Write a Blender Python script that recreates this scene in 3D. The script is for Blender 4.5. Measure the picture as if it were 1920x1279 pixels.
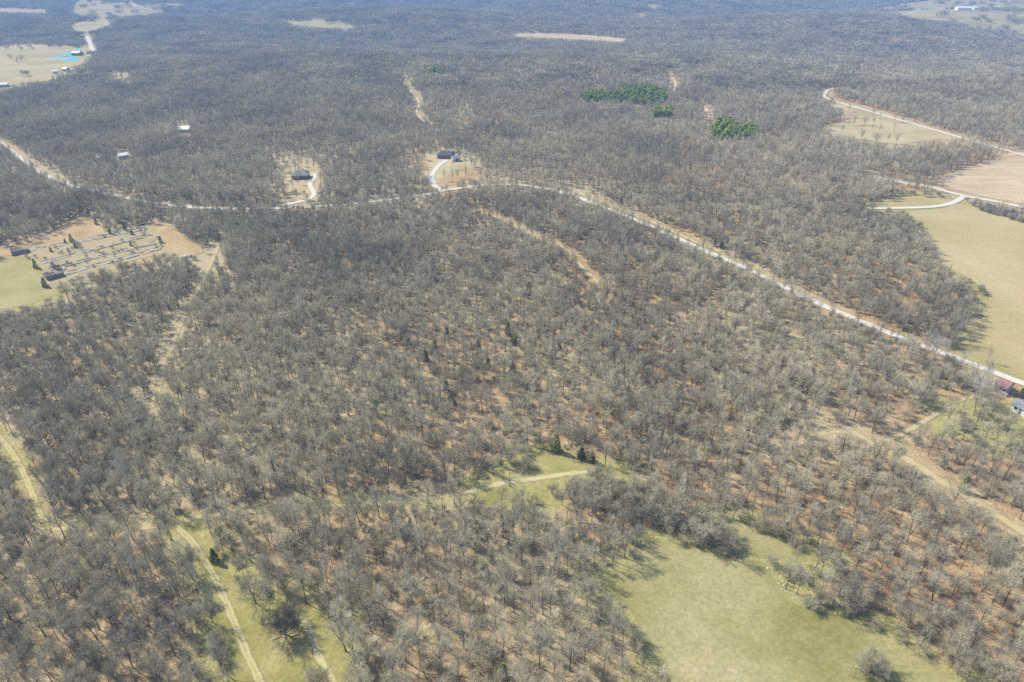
import bpy, bmesh, math, random
import numpy as np
from mathutils import Vector, Matrix
from mathutils.geometry import delaunay_2d_cdt

for o in list(bpy.data.objects): bpy.data.objects.remove(o)
S = bpy.context.scene
COL = S.collection
R = math.radians

# ------------------------------------------------------------------ camera, sky, sun, exposure
CAM_H, PITCH, LENS = 160.0, 29.4, 24.0
cam_d = bpy.data.cameras.new('camera'); cam_d.lens = LENS; cam_d.sensor_width = 36.0
cam_d.clip_start = 1.0; cam_d.clip_end = 30000.0
cam = bpy.data.objects.new('camera', cam_d); COL.objects.link(cam)
cam.location = (0, 0, CAM_H); cam.rotation_euler = (R(90 - PITCH), 0, 0)
S.camera = cam

SUN_EL, SUN_DIR = 43.0, (-0.86, 0.51)
W = bpy.data.worlds.new('World'); S.world = W; W.use_nodes = True
nt = W.node_tree; bg = nt.nodes['Background']
sky = nt.nodes.new('ShaderNodeTexSky'); sky.sky_type = 'NISHITA'; sky.sun_disc = False
sky.sun_elevation = R(SUN_EL); sky.sun_rotation = math.atan2(SUN_DIR[0], SUN_DIR[1])
nt.links.new(sky.outputs[0], bg.inputs[0]); bg.inputs[1].default_value = 0.15
sun_d = bpy.data.lights.new('sun', 'SUN'); sun_d.energy = 4.7; sun_d.angle = R(0.5); sun_d.color = (1, 0.95, 0.80)
sun = bpy.data.objects.new('sun', sun_d); COL.objects.link(sun)
sv = Vector((SUN_DIR[0] * math.cos(R(SUN_EL)), SUN_DIR[1] * math.cos(R(SUN_EL)), math.sin(R(SUN_EL))))
sun.rotation_euler = sv.to_track_quat('Z', 'Y').to_euler(); sun.location = (0, 0, 400)
S.view_settings.view_transform = 'Standard'; S.view_settings.look = 'None'
S.view_settings.exposure = 0.43; S.view_settings.gamma = 1
S.view_settings.use_curve_mapping = False
cy = S.cycles
cy.max_bounces = 3; cy.diffuse_bounces = 2; cy.glossy_bounces = 1; cy.transmission_bounces = 1
cy.volume_bounces = 0; cy.transparent_max_bounces = 4
cy.use_denoising = False
cy.sample_clamp_indirect = 4
HAZE_DENSITY, HAZE_COLOR = 0.000225, (0.28, 0.51, 0.95)

# ------------------------------------------------------------------ land form and the photograph's rays
F_PX = LENS / 36.0 * 1920
sp, cp = math.sin(R(PITCH)), math.cos(R(PITCH))
RUINS = (-265.0, 402.0)
LAKE = (-819.0, 1360.0)

def sstep(a, b, x):
    t = np.clip((x - a) / (b - a), 0, 1); return t * t * (3 - 2 * t)

def height(x, y):
    x = np.asarray(x, float); y = np.asarray(y, float)
    d = np.hypot(x, y)
    k = sstep(500, 1500, d) * (1 - np.exp(-(((x - LAKE[0]) / 230) ** 2 + ((y - LAKE[1]) / 230) ** 2)))
    h = 8.0 * np.sin(x / 173 + 0.6 * np.sin(y / 310)) * np.sin(y / 205 + 1.1 + x / 900) \
        + 11.0 * np.sin(y / 150 + 0.9 * np.sin(x / 330) + 0.4) + 5 * np.sin(x / 260 - y / 190 + 2)
    flat = 1 - np.exp(-((np.hypot(x - RUINS[0], y - RUINS[1]) / 75) ** 4))      # the barns stood on levelled ground
    return k * h + flat * 0.6 * np.sin(x / 31 + y / 47) * np.sin(y / 39 - x / 61)

def project(x, y, z):
    """world -> photograph pixels (1920 x 1279) and depth"""
    x = np.asarray(x, float); y = np.asarray(y, float); z = np.asarray(z, float)
    dz = z - CAM_H
    dep = y * cp - dz * sp
    up = y * sp + dz * cp
    dep = np.where(dep < 1, 1, dep)
    return 960 + F_PX * x / dep, 639.5 - F_PX * up / dep, dep

def ground(px, py):
    """photograph pixel -> the point of the land seen there"""
    u, v = (px - 960) / F_PX, (639.5 - py) / F_PX
    d = np.array((u, cp + v * sp, -sp + v * cp))
    if d[2] > -0.02: d[2] = -0.02
    t = (CAM_H - 25) / -d[2]; step = 12.0
    t1 = CAM_H / -d[2] * 1.4 + 600
    ts = np.arange(max(t * .7, 20), t1, 3.0)
    zz = CAM_H + ts * d[2] - height(ts * d[0], ts * d[1])
    i = int(np.argmax(zz <= 0)) if (zz <= 0).any() else len(ts) - 1
    a, b = ts[max(i - 1, 0)], ts[i]
    for _ in range(20):
        m = (a + b) / 2
        if CAM_H + m * d[2] - float(height(m * d[0], m * d[1])) > 0: a = m
        else: b = m
    x, y = a * d[0], a * d[1]
    return Vector((x, y, float(height(x, y))))

def in_poly(px, py, poly):
    c = np.zeros(px.shape, bool); n = len(poly)
    for i in range(n):
        (x0, y0), (x1, y1) = poly[i], poly[(i + 1) % n]
        if y0 == y1: continue
        c ^= ((y0 > py) != (y1 > py)) & (px < (x1 - x0) * (py - y0) / (y1 - y0) + x0)
    return c

def hash_noise(x, y, s, seed=0):
    """smooth value noise, cell size s"""
    x = np.asarray(x, float) / s; y = np.asarray(y, float) / s
    xi, yi = np.floor(x), np.floor(y); fx, fy = x - xi, y - yi
    fx = fx * fx * (3 - 2 * fx); fy = fy * fy * (3 - 2 * fy)
    def h(a, b):
        v = np.sin(a * 127.1 + b * 311.7 + seed * 74.7) * 43758.5453
        return v - np.floor(v)
    return (h(xi, yi) * (1 - fx) + h(xi + 1, yi) * fx) * (1 - fy) + (h(xi, yi + 1) * (1 - fx) + h(xi + 1, yi + 1) * fx) * fy

# ------------------------------------------------------------------ helpers: tags, meshes, materials
def tag(o, label=None, cat=None, group=None, kind=None):
    if label: o['label'] = label
    if cat: o['category'] = cat
    if group: o['group'] = group
    if kind: o['kind'] = kind
    return o

def empty(name, loc, rz=0.0):
    o = bpy.data.objects.new(name, None); COL.objects.link(o)
    o.location = loc; o.rotation_euler = (0, 0, rz); o.empty_display_size = 1
    return o

def link_mesh(name, me, parent=None, loc=None):
    o = bpy.data.objects.new(name, me); COL.objects.link(o)
    if parent is not None: o.parent = parent
    if loc is not None: o.location = loc
    return o

class MB:
    """collects faces; build() links them as one mesh object"""
    def __init__(s): s.v = []; s.f = []; s.m = []
    def add(s, verts, faces, m=0):
        b = len(s.v); s.v += [tuple(p) for p in verts]
        for f in faces: s.f.append(tuple(b + i for i in f)); s.m.append(m)
    def box(s, x0, x1, y0, y1, z0, z1, m=0):
        s.add([(x0, y0, z0), (x1, y0, z0), (x1, y1, z0), (x0, y1, z0), (x0, y0, z1), (x1, y0, z1), (x1, y1, z1), (x0, y1, z1)],
              [(3, 2, 1, 0), (4, 5, 6, 7), (0, 1, 5, 4), (1, 2, 6, 5), (2, 3, 7, 6), (3, 0, 4, 7)], m)
    def tube(s, pts, rad, n, m=0):
        pts = [Vector(p) for p in pts]; b = len(s.v)
        for i, p in enumerate(pts):
            t = (pts[min(i + 1, len(pts) - 1)] - pts[max(i - 1, 0)]).normalized()
            a = t.cross(Vector((0.31, 0.95, 0.05))); a.normalize(); c = t.cross(a)
            for k in range(n):
                w = 2 * math.pi * k / n
                s.v.append(tuple(p + (a * math.cos(w) + c * math.sin(w)) * rad[i]))
        for i in range(len(pts) - 1):
            for k in range(n):
                k2 = (k + 1) % n
                s.f.append((b + i * n + k, b + i * n + k2, b + (i + 1) * n + k2, b + (i + 1) * n + k)); s.m.append(m)
    def spike(s, p, q, r, m=0):
        p = Vector(p); q = Vector(q); t = (q - p).normalized()
        a = t.cross(Vector((0.31, 0.95, 0.05))); a.normalize(); c = t.cross(a); b = len(s.v)
        for k in range(3):
            w = 2.0944 * k
            s.v.append(tuple(p + (a * math.cos(w) + c * math.sin(w)) * r))
        s.v.append(tuple(q))
        for k in range(3): s.f.append((b + k, b + (k + 1) % 3, b + 3)); s.m.append(m)
    def mesh(s, name, mats):
        me = bpy.data.meshes.new(name); me.from_pydata(s.v, [], s.f)
        for m in (mats if isinstance(mats, (list, tuple)) else [mats]): me.materials.append(m)
        if any(s.m): me.polygons.foreach_set('material_index', s.m)
        me.update(); return me
    def build(s, name, mats, parent=None, loc=None):
        return link_mesh(name, s.mesh(name, mats), parent, loc)

def new_mat(name, rough=0.9, spec=0.2):
    m = bpy.data.materials.new(name); m.use_nodes = True
    b = m.node_tree.nodes['Principled BSDF']; b.inputs['Roughness'].default_value = rough
    b.inputs['Specular IOR Level'].default_value = spec
    return m, m.node_tree, b

def nd(nt, t, **kw):
    n = nt.nodes.new(t)
    for k, v in kw.items(): setattr(n, k, v)
    return n

def noise(nt, scale, detail=4, rough=0.6, vec=None):
    n = nd(nt, 'ShaderNodeTexNoise'); n.inputs['Scale'].default_value = scale
    n.inputs['Detail'].default_value = detail; n.inputs['Roughness'].default_value = rough
    if vec is not None: nt.links.new(vec, n.inputs['Vector'])
    return n.outputs['Fac']

def ramp(nt, fac, stops):
    r = nd(nt, 'ShaderNodeValToRGB'); e = r.color_ramp.elements
    while len(e) > 1: e.remove(e[-1])
    e[0].position, e[0].color = stops[0][0], (*stops[0][1], 1)
    for p, c in stops[1:]:
        k = e.new(p); k.color = (*c, 1)
    nt.links.new(fac, r.inputs[0]); return r.outputs[0]

def mix(nt, fac, a, b, mode='MIX'):
    m = nd(nt, 'ShaderNodeMix', data_type='RGBA', blend_type=mode)
    for sock, v in ((m.inputs[0], fac), (m.inputs[6], a), (m.inputs[7], b)):
        if isinstance(v, (int, float)): sock.default_value = v
        elif isinstance(v, tuple): sock.default_value = (*v, 1)
        else: nt.links.new(v, sock)
    return m.outputs[2]

def mapr(nt, v, a, b, c=0.0, d=1.0):
    m = nd(nt, 'ShaderNodeMapRange', interpolation_type='SMOOTHSTEP'); nt.links.new(v, m.inputs[0])
    for i, q in zip((1, 2, 3, 4), (a, b, c, d)): m.inputs[i].default_value = q
    return m.outputs[0]

def mul(nt, a, b, op='MULTIPLY'):
    m = nd(nt, 'ShaderNodeMath', operation=op)
    for sock, v in ((m.inputs[0], a), (m.inputs[1], b)):
        if isinstance(v, (int, float)): sock.default_value = v
        else: nt.links.new(v, sock)
    return m.outputs[0]

def pos(nt): return nd(nt, 'ShaderNodeNewGeometry').outputs['Position']

def bump(nt, b, h, strength, dist):
    n = nd(nt, 'ShaderNodeBump'); n.inputs['Strength'].default_value = strength; n.inputs['Distance'].default_value = dist
    nt.links.new(h, n.inputs['Height']); nt.links.new(n.outputs[0], b.inputs['Normal'])

def simple_mat(name, c0, c1, scale=1.5, rough=0.85, spec=0.2):
    m, t, b = new_mat(name, rough, spec)
    t.links.new(ramp(t, noise(t, scale, 4, .65, nd(t, 'ShaderNodeTexCoord').outputs['Object']), [(.3, c0), (.7, c1)]), b.inputs['Base Color'])
    return m

def plant_mat(name, c0, c1, tint, scale=.7, patch=False):
    """bark, twigs or needles: noise along the plant, and each plant a little different"""
    m, t, b = new_mat(name, .9, .15)
    c = ramp(t, noise(t, scale, 3, .6, pos(t)), [(.3, c0), (.7, c1)])
    rnd = nd(t, 'ShaderNodeObjectInfo').outputs['Random']
    c = mix(t, mapr(t, rnd, 0, 1, 0, .75), c, tint)
    if patch:
        c = mix(t, 1.0, c, ramp(t, noise(t, .012, 4, .6, pos(t)), [(.35, (.74, .73, .72)), (.5, (1.0, .98, .93)), (.66, (1.22, 1.18, 1.1))]), 'MULTIPLY')
    t.links.new(c, b.inputs['Base Color']); return m

def floor_mat():
    m, t, b = new_mat('leaf_litter', .95, .1); p = pos(t)
    lit = ramp(t, noise(t, .16, 6, .7, p), [(.32, (.24, .155, .085)), (.45, (.36, .24, .13)), (.55, (.45, .325, .18)), (.68, (.54, .43, .25))])
    dry = ramp(t, noise(t, .3, 5, .7, p), [(.3, (.32, .275, .17)), (.5, (.44, .38, .24)), (.7, (.54, .47, .32))])
    big = mapr(t, noise(t, .011, 3, .55, p), .42, .62)
    sep = nd(t, 'ShaderNodeSeparateXYZ'); t.links.new(p, sep.inputs[0])
    left = mapr(t, sep.outputs[0], -160, 120, .55, -.15)          # the drier straw-coloured floor is in the left woods
    a = nd(t, 'ShaderNodeMath', operation='ADD', use_clamp=True); t.links.new(big, a.inputs[0]); t.links.new(left, a.inputs[1])
    c = mix(t, mul(t, a.outputs[0], .9), lit, dry)
    grass = ramp(t, noise(t, .25, 5, .7, p), [(.3, (.27, .26, .10)), (.55, (.38, .35, .15)), (.75, (.47, .42, .22))])
    at = nd(t, 'ShaderNodeAttribute', attribute_name='grassy').outputs['Fac']
    n2 = noise(t, .12, 5, .7, p)
    g = nd(t, 'ShaderNodeMath', operation='ADD'); t.links.new(at, g.inputs[0]); t.links.new(mapr(t, n2, .3, .7, -.25, .25), g.inputs[1])
    c = mix(t, mapr(t, g.outputs[0], .3, .75), c, grass)
    fine = noise(t, 1.6, 4, .75, p)
    c = mix(t, 1.0, c, ramp(t, fine, [(.3, (.5, .49, .47)), (.7, (1.35, 1.31, 1.28))]), 'MULTIPLY')
    t.links.new(c, b.inputs['Base Color']); bump(t, b, fine, .6, .25); return m

def field_mat(name, a, bcol, c_, stripes=0.0, angle=0.0, patch=.03):
    m, t, b = new_mat(name, .95, .1); p = pos(t)
    big = noise(t, patch, 5, .62, p)
    c = ramp(t, big, [(.33, a), (.5, bcol), (.68, c_)])
    fine = noise(t, .9, 6, .8, p)
    c = mix(t, 1.0, c, ramp(t, fine, [(.3, (.68, .69, .66)), (.7, (1.3, 1.27, 1.24))]), 'MULTIPLY')
    if stripes:
        mp = nd(t, 'ShaderNodeMapping'); mp.inputs['Rotation'].default_value = (0, 0, angle); mp.inputs['Scale'].default_value = (.02, .45, 1)
        t.links.new(p, mp.inputs[0])
        s = noise(t, 1.0, 3, .6, mp.outputs[0])
        c = mix(t, stripes, c, ramp(t, s, [(.35, (.6, .6, .58)), (.65, (1.3, 1.28, 1.25))]), 'MULTIPLY')
    t.links.new(c, b.inputs['Base Color']); bump(t, b, fine, .5, .2); return m

def gravel_mat(name, c0, c1, c2):
    m, t, b = new_mat(name, .9, .2); p = pos(t)
    uv = nd(t, 'ShaderNodeUVMap').outputs[0]
    sx = nd(t, 'ShaderNodeSeparateXYZ'); t.links.new(uv, sx.inputs[0])
    fine = noise(t, .8, 5, .75, p)
    c = ramp(t, fine, [(.3, c0), (.55, c1), (.75, c2)])
    e = mul(t, mul(t, sx.outputs[0], -.5, 'ADD'), 2); e = nd_abs(t, e)
    edge = mapr(t, mul(t, e, mapr(t, noise(t, .25, 4, .7, p), .3, .7, -.18, .18), 'ADD'), .72, 1.0)
    c = mix(t, edge, c, (.40, .33, .21))
    rut = mapr(t, nd_abs(t, mul(t, e, -.42, 'ADD')), .02, .18, .22, 0)
    c = mix(t, rut, c, (.66, .62, .54))
    t.links.new(c, b.inputs['Base Color']); bump(t, b, fine, .4, .08); return m

def nd_abs(t, v):
    m = nd(t, 'ShaderNodeMath', operation='ABSOLUTE'); t.links.new(v, m.inputs[0]); return m.outputs[0]

def track_mat(name, rut_c, mid_c, rut_at=.45, wid=.2):
    m, t, b = new_mat(name, .95, .1); p = pos(t)
    uv = nd(t, 'ShaderNodeUVMap').outputs[0]
    sx = nd(t, 'ShaderNodeSeparateXYZ'); t.links.new(uv, sx.inputs[0])
    e = nd_abs(t, mul(t, mul(t, sx.outputs[0], -.5, 'ADD'), 2))
    r = mapr(t, nd_abs(t, mul(t, e, -rut_at, 'ADD')), wid * .4, wid * 1.2, 1, 0)
    n = noise(t, .35, 5, .7, p)
    r = mul(t, r, mapr(t, n, .28, .5, .25, 1))
    mid = mix(t, mapr(t, noise(t, .6, 4, .7, p), .35, .65), mid_c, tuple(q * 1.35 for q in mid_c))
    c = mix(t, r, mid, rut_c)
    t.links.new(c, b.inputs['Base Color'])
    ed = mul(t, e, mapr(t, noise(t, .3, 5, .75, p), .3, .7, -.25, .25), 'ADD')      # ragged worn-out edge: bare ground shows
    t.links.new(mapr(t, ed, .4, .98, 1, 0), b.inputs['Alpha']); return m

M = {}
M['floor'] = floor_mat()
M['pasture'] = field_mat('pasture_grass', (0.232, 0.215, 0.077), (0.314, 0.284, 0.129), (0.396, 0.348, 0.198), patch=.028)
M['meadow'] = field_mat('meadow_grass', (0.245, 0.228, 0.073), (0.314, 0.280, 0.112), (0.387, 0.340, 0.172), patch=.05)
M['clearing'] = field_mat('clearing_grass', (0.232, 0.215, 0.065), (0.297, 0.268, 0.099), (0.383, 0.335, 0.159), patch=.07)
M['hayfield'] = field_mat('hayfield_grass', (0.334, 0.282, 0.132), (0.405, 0.334, 0.172), (0.458, 0.374, 0.216), .1, R(35), patch=.012)
M['tilled'] = field_mat('tilled_soil', (.42, .325, .21), (.50, .39, .26), (.56, .44, .30), .3, R(-20), patch=.02)
M['dryfield'] = field_mat('dry_field_grass', (0.357, 0.281, 0.153), (0.442, 0.365, 0.221), (0.493, 0.416, 0.272), patch=.02)
M['farfield'] = field_mat('far_farm_grass', (0.317, 0.273, 0.132), (0.405, 0.334, 0.176), (0.475, 0.387, 0.229), patch=.012)
M['redsoil'] = field_mat('orange_sage_grass', (0.331, 0.225, 0.120), (0.405, 0.294, 0.161), (0.451, 0.359, 0.212), patch=.06)
M['greensite'] = field_mat('short_green_grass', (0.273, 0.242, 0.097), (0.343, 0.295, 0.132), (0.396, 0.339, 0.185), patch=.04)
M['ruinsoil'] = field_mat('weedy_rubble_soil', (.30, .245, .145), (.38, .315, .19), (.42, .30, .165), patch=.09)
M['gravel'] = gravel_mat('road_gravel', (.47, .43, .37), (.61, .57, .50), (.73, .69, .62))
M['dirt'] = track_mat('trail_dirt', (.60, .46, .30), (.46, .35, .22), .0, .7)
M['rut'] = track_mat('wheel_rut_grass', (.48, .415, .24), (.35, .315, .13), .42, .24)
M['faint'] = track_mat('faint_trail_grass', (.46, .38, .21), (.40, .33, .17), .0, .8)
M['worn'] = track_mat('worn_pasture_grass', (.47, .41, .235), (.40, .36, .17), .42, .3)
M['concrete'] = simple_mat('weathered_concrete', (.25, .225, .18), (.40, .375, .32), .3)
M['bark'] = plant_mat('grey_bark', (.095, .088, .072), (.17, .16, .132), (.11, .098, .08), 1.5)
M['twig'] = plant_mat('bare_twigs', (.50, .46, .335), (.63, .585, .45), (.43, .38, .28), patch=True)
M['darktwig'] = plant_mat('dark_bare_twigs', (.15, .13, .105), (.22, .195, .16), (.17, .145, .12))
M['palebark'] = plant_mat('pale_bark', (.36, .34, .30), (.58, .56, .51), (.46, .44, .4), 1.2)
M['paletwig'] = plant_mat('pale_twigs', (.50, .47, .41), (.60, .56, .49), (.5, .47, .42))
M['redtwig'] = plant_mat('pinkish_brush_twigs', (.42, .34, .30), (.52, .44, .39), (.42, .37, .32))
M['cedar'] = plant_mat('cedar_needles', (.09, .115, .04), (.17, .195, .065), (.12, .135, .05), 1.3)
M['oldcedar'] = plant_mat('yellowed_cedar_needles', (.17, .185, .045), (.27, .27, .075), (.2, .2, .065), 1.3)
M['pine'] = plant_mat('pine_needles', (.27, .345, .04), (.43, .50, .07), (.27, .34, .05), .8)

# ------------------------------------------------------------------ what lies where (outlines read off the photograph)
FIELDS = [  # name, label, material, outline, share of trees kept in it
 ('pasture', 'large pale green pasture at the bottom right', 'pasture', [(1112,1078),(1150,1066),(1185,1056),(1210,1020),(1235,1010),(1300,1030),(1375,1056),(1420,1050),(1448,1075),(1460,1100),(1490,1130),(1560,1150),(1620,1165),(1680,1200),(1740,1235),(1790,1279),(1830,1320),(1270,1320),(1252,1250),(1220,1205),(1190,1160),(1150,1112)], 0),
 ('grass_strip', 'narrow strip of green grass above the big pasture behind the grey thicket', 'pasture', [(1330,972),(1400,985),(1450,1010),(1500,1035),(1565,1046),(1520,1053),(1440,1049),(1402,1040),(1388,1010)], 0),
 ('meadow', 'small yellow green meadow in the middle of the lower woods', 'meadow', [(880,916),(905,905),(940,885),(960,868),(1030,845),(1080,865),(1130,875),(1182,876),(1172,897),(1120,887),(1060,892),(1030,910),(1025,945),(1000,932),(960,930),(915,950),(900,935)], 0),
 ('clearing', 'yellow green clearing at the bottom left crossed by two wheel tracks', 'clearing', [(326,985),(355,984),(398,1040),(440,1085),(452,1110),(480,1140),(520,1140),(545,1118),(580,1138),(635,1176),(648,1220),(660,1279),(668,1320),(440,1320),(436,1279),(428,1240),(402,1180),(410,1140),(392,1092),(368,1050)], 0),
 ('hayfield', 'wide mown hayfield at the right edge beside the gravel road', 'hayfield', [(1690,396),(1760,393),(1802,382),(1850,396),(1900,412),(1980,440),(1980,720),(1920,700),(1880,690),(1832,670),(1800,650),(1808,612),(1845,582),(1852,550),(1815,520),(1760,490),(1750,450),(1735,425),(1706,405)], 0),
 ('lane_field', 'small tan field above the pale farm lane', 'hayfield', [(1640,382),(1690,366),(1740,370),(1780,376),(1796,384),(1770,387),(1720,389),(1640,392)], 0),
 ('tilled_field', 'brown tilled field at the right edge', 'tilled', [(1748,343),(1800,318),(1860,300),(1905,286),(1990,296),(1990,395),(1920,382),(1840,368),(1800,358),(1770,350)], 0),
 ('dry_field', 'dry tan field dotted with bare trees at upper right', 'dryfield', [(1545,196),(1590,194),(1650,208),(1720,232),(1800,255),(1818,264),(1760,262),(1690,270),(1640,266),(1560,250),(1538,240),(1590,225),(1600,215),(1575,205)], 0),
 ('green_field', 'green grass field at the left edge below the ruins', 'greensite', [(-70,486),(0,487),(40,484),(70,490),(85,530),(112,545),(60,570),(25,577),(0,580),(-70,585)], 0),
 ('orange_field', 'orange brown grass field above the ruined barns', 'redsoil', [(-20,470),(40,456),(100,440),(140,412),(165,406),(200,430),(188,440),(130,452),(60,470),(0,482)], 0),
 ('ruin_ground', 'weedy grey soil under the ruined barn rows', 'ruinsoil', [(20,476),(60,470),(130,452),(200,436),(250,424),(284,420),(300,440),(322,472),(300,478),(230,493),(150,515),(105,540),(85,530),(70,492)], 0),
 ('bare_slope', 'orange bare slope at the right end of the ruined barns', 'redsoil', [(285,416),(320,424),(350,448),(385,464),(380,475),(345,482),(322,472),(300,440)], 0),
 ('house_lawn', 'lawn with scattered trees round the dark roofed house', 'dryfield', [(800,288),(830,284),(872,290),(885,312),(850,330),(815,345),(798,330)], .12),
 ('sage_yard', 'orange brown yard with a few trees left of the dark roofed house', 'redsoil', [(758,288),(790,285),(806,300),(800,318),(770,312)], .2),
 ('orange_yard', 'orange brown open wood right of the curved driveway', 'redsoil', [(818,338),(850,324),(895,312),(900,325),(860,342)], .3),
 ('house_yard', 'dry yard round the grey roofed house in the woods', 'dryfield', [(515,298),(545,291),(575,297),(590,312),(606,340),(598,374),(560,378),(535,345),(520,318)], .22),
 ('river_field', 'dry tan farmland beside the turquoise ponds', 'farfield', [(-90,88),(0,88),(50,83),(120,86),(150,90),(172,82),(176,104),(150,122),(110,134),(96,150),(60,155),(0,166),(-90,170)], .03),
 ('valley_field', 'long tan valley field at the upper left', 'farfield', [(150,0),(240,-4),(256,12),(300,24),(240,33),(190,36),(140,30),(128,15)], .06),
 ('triangle_field', 'triangular tan field below the valley field', 'farfield', [(130,56),(145,41),(218,41),(190,52),(160,60)], 0),
 ('strip_field', 'thin pale green field at the upper left corner', 'farfield', [(-60,13),(0,15),(90,19),(92,25),(0,24),(-60,24)], 0),
 ('corner_field', 'pale green patch beside the far white road', 'greensite', [(262,8),(300,6),(346,8),(330,13),(285,14)], .3),
 ('far_clearing', 'slim tan clearing far off in the middle woods', 'farfield', [(522,39),(600,40),(670,50),(640,54),(560,48)], 0),
 ('ridge_field', 'long pinkish tan field on the far ridge', 'tilled', [(955,64),(1010,62),(1100,66),(1180,74),(1165,79),(1080,74),(960,69)], 0),
 ('far_lot', 'pale bare lot in the distant woods', 'farfield', [(1190,26),(1208,25),(1214,33),(1198,35)], 0),
 ('hill_lot', 'small pale lot behind the bare lot in the distant woods', 'farfield', [(1215,9),(1230,8),(1232,15),(1220,17)], 0),
 ('town_field', 'pale farmland and sheds at the upper right corner', 'farfield', [(1630,19),(1700,6),(1760,0),(1800,-6),(2000,-6),(2000,66),(1910,64),(1872,58),(1800,44),(1715,34)], .12),
 ('red_field', 'reddish bare field at the upper right corner', 'redsoil', [(1690,14),(1720,8),(1775,9),(1790,14),(1750,18)], 0),
 ('glade', 'small tan glade in the far left woods', 'dryfield', [(195,143),(225,136),(255,140),(215,150)], .15),
]
# roads and tracks: name, label, material, width in metres, outline, cleared width each side, share kept
PATHS = [
 ('gravel_road', 'long white gravel road curving through the woods', 'gravel', 5.0, [(-70,225),(0,268),(60,312),(110,340),(200,364),(300,383),(400,391),(520,391),(620,386),(700,378),(780,368),(850,355),(920,347),(985,348),(1060,363),(1130,388),(1210,420),(1310,465),(1400,505),(1500,553),(1600,597),(1700,637),(1800,674),(1920,720),(2020,758)], 3.5, .32),
 ('driveway', 'curved white driveway up to the dark roofed house', 'gravel', 5.0, [(828,357),(814,347),(809,333),(815,320),(826,308),(838,300)], 6, 0),
 ('driveway', 'winding pale driveway up to the grey roofed house', 'gravel', 4.2, [(533,384),(560,379),(580,373),(589,364),(583,352),(582,342),(590,332),(590,326)], 4, .1),
 ('farm_road', 'white farm road between the tilled field and the hayfield', 'gravel', 6.0, [(1640,332),(1700,344),(1740,350),(1800,366),(1860,377),(1920,389),(2000,402)], 5, .2),
 ('farm_lane', 'pale farm lane along the top of the hayfield', 'gravel', 4.5, [(1628,391),(1700,390),(1760,387),(1790,379),(1806,369)], 3, 0),
 ('country_road', 'pale country road past the dry tree dotted field', 'gravel', 5.4, [(1575,167),(1556,168),(1547,175),(1550,186),(1580,195),(1640,212),(1720,235),(1800,258),(1850,272),(1920,292),(2000,312)], 8, .1),
 ('dirt_trail', 'wide reddish dirt trail in the middle upper woods', 'dirt', 4.6, [(764,143),(759,155),(765,168),(782,185),(786,200),(780,212),(797,230)], 4, .1),
 ('dirt_trail', 'short pale dirt trail right of the upper pine stand', 'dirt', 5.0, [(1250,133),(1262,148),(1267,160),(1263,172)], 5, .1),
 ('dirt_trail', 'short faint dirt trail above the round pine stand', 'dirt', 6.0, [(1320,198),(1325,208),(1328,220)], 5, .1),
 ('dirt_trail', 'thin pale dirt trail in the upper right woods', 'dirt', 5.0, [(1606,130),(1618,120)], 5, 0),
 ('wheel_track', 'double wheel track running down the bottom left clearing', 'rut', 3.0, [(326,984),(355,1010),(380,1045),(402,1082),(420,1120),(440,1170),(462,1225),(488,1279),(505,1315)], 3, .2),
 ('wheel_track', 'faint second wheel track right of the lone tree in the clearing', 'worn', 3.0, [(548,1140),(572,1170),(588,1200),(600,1235),(625,1279),(640,1310)], 2, .5),
 ('wheel_track', 'pale wheel track entering at the left edge', 'rut', 2.8, [(-60,770),(0,822),(30,860),(50,900),(66,940),(82,975),(97,992)], 1.5, .5),
 ('wheel_track', 'pale wheel track along the top of the small meadow', 'worn', 3.4, [(884,921),(945,905),(1000,898),(1050,890),(1105,884)], 2, .2),
 ('grass_lane', 'grassy lane linking the left wheel track to the clearing', 'faint', 3.6, [(97,992),(160,990),(240,990),(326,984)], 2, .55),
 ('grass_lane', 'grassy lane from the clearing to the small meadow', 'faint', 3.0, [(345,975),(430,963),(560,953),(700,945),(800,935),(884,921)], 1.5, .6),
 ('forest_gap', 'tan gap winding up through the left woods', 'faint', 3.6, [(412,455),(398,490),(380,530),(345,595),(322,650),(302,710),(285,765)], 2.2, .3),
 ('forest_gap', 'wide straw coloured gap below the road bend', 'faint', 4.5, [(880,393),(925,405),(965,425),(1020,452),(1062,468),(1095,505),(1132,540)], 2, .35),
 ('forest_gap', 'straw coloured gap through the woods at the right', 'faint', 6.0, [(1530,812),(1590,808),(1640,835),(1700,862),(1760,900),(1850,955),(1930,1005),(1990,1040)], 2, .4),
 ('forest_gap', 'short grassy gap near the red roofed house', 'faint', 3.4, [(1640,835),(1690,815),(1740,785),(1800,750),(1850,742)], 1, .6),
 ('road_verge', 'orange grass verge along the right side of the gravel road', 'faint', 5.0, [(1085,362),(1150,388),(1225,418),(1300,452),(1350,472)], 1.5, .5),
 ('field_drive', 'white road curling past the valley field', 'gravel', 5.5, [(248,-3),(246,4),(256,12),(280,19),(303,26)], 8, 0),
 ('farm_yard', 'pale yard road right of the turquoise ponds', 'gravel', 9.0, [(163,68),(168,78),(172,90),(175,100),(166,106)], 8, 0),
 ('town_road', 'long pale road across the upper right farmland', 'gravel', 9.0, [(1690,30),(1735,22),(1800,20),(1860,22),(1925,32),(2000,40)], 6, .1),
]

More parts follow.
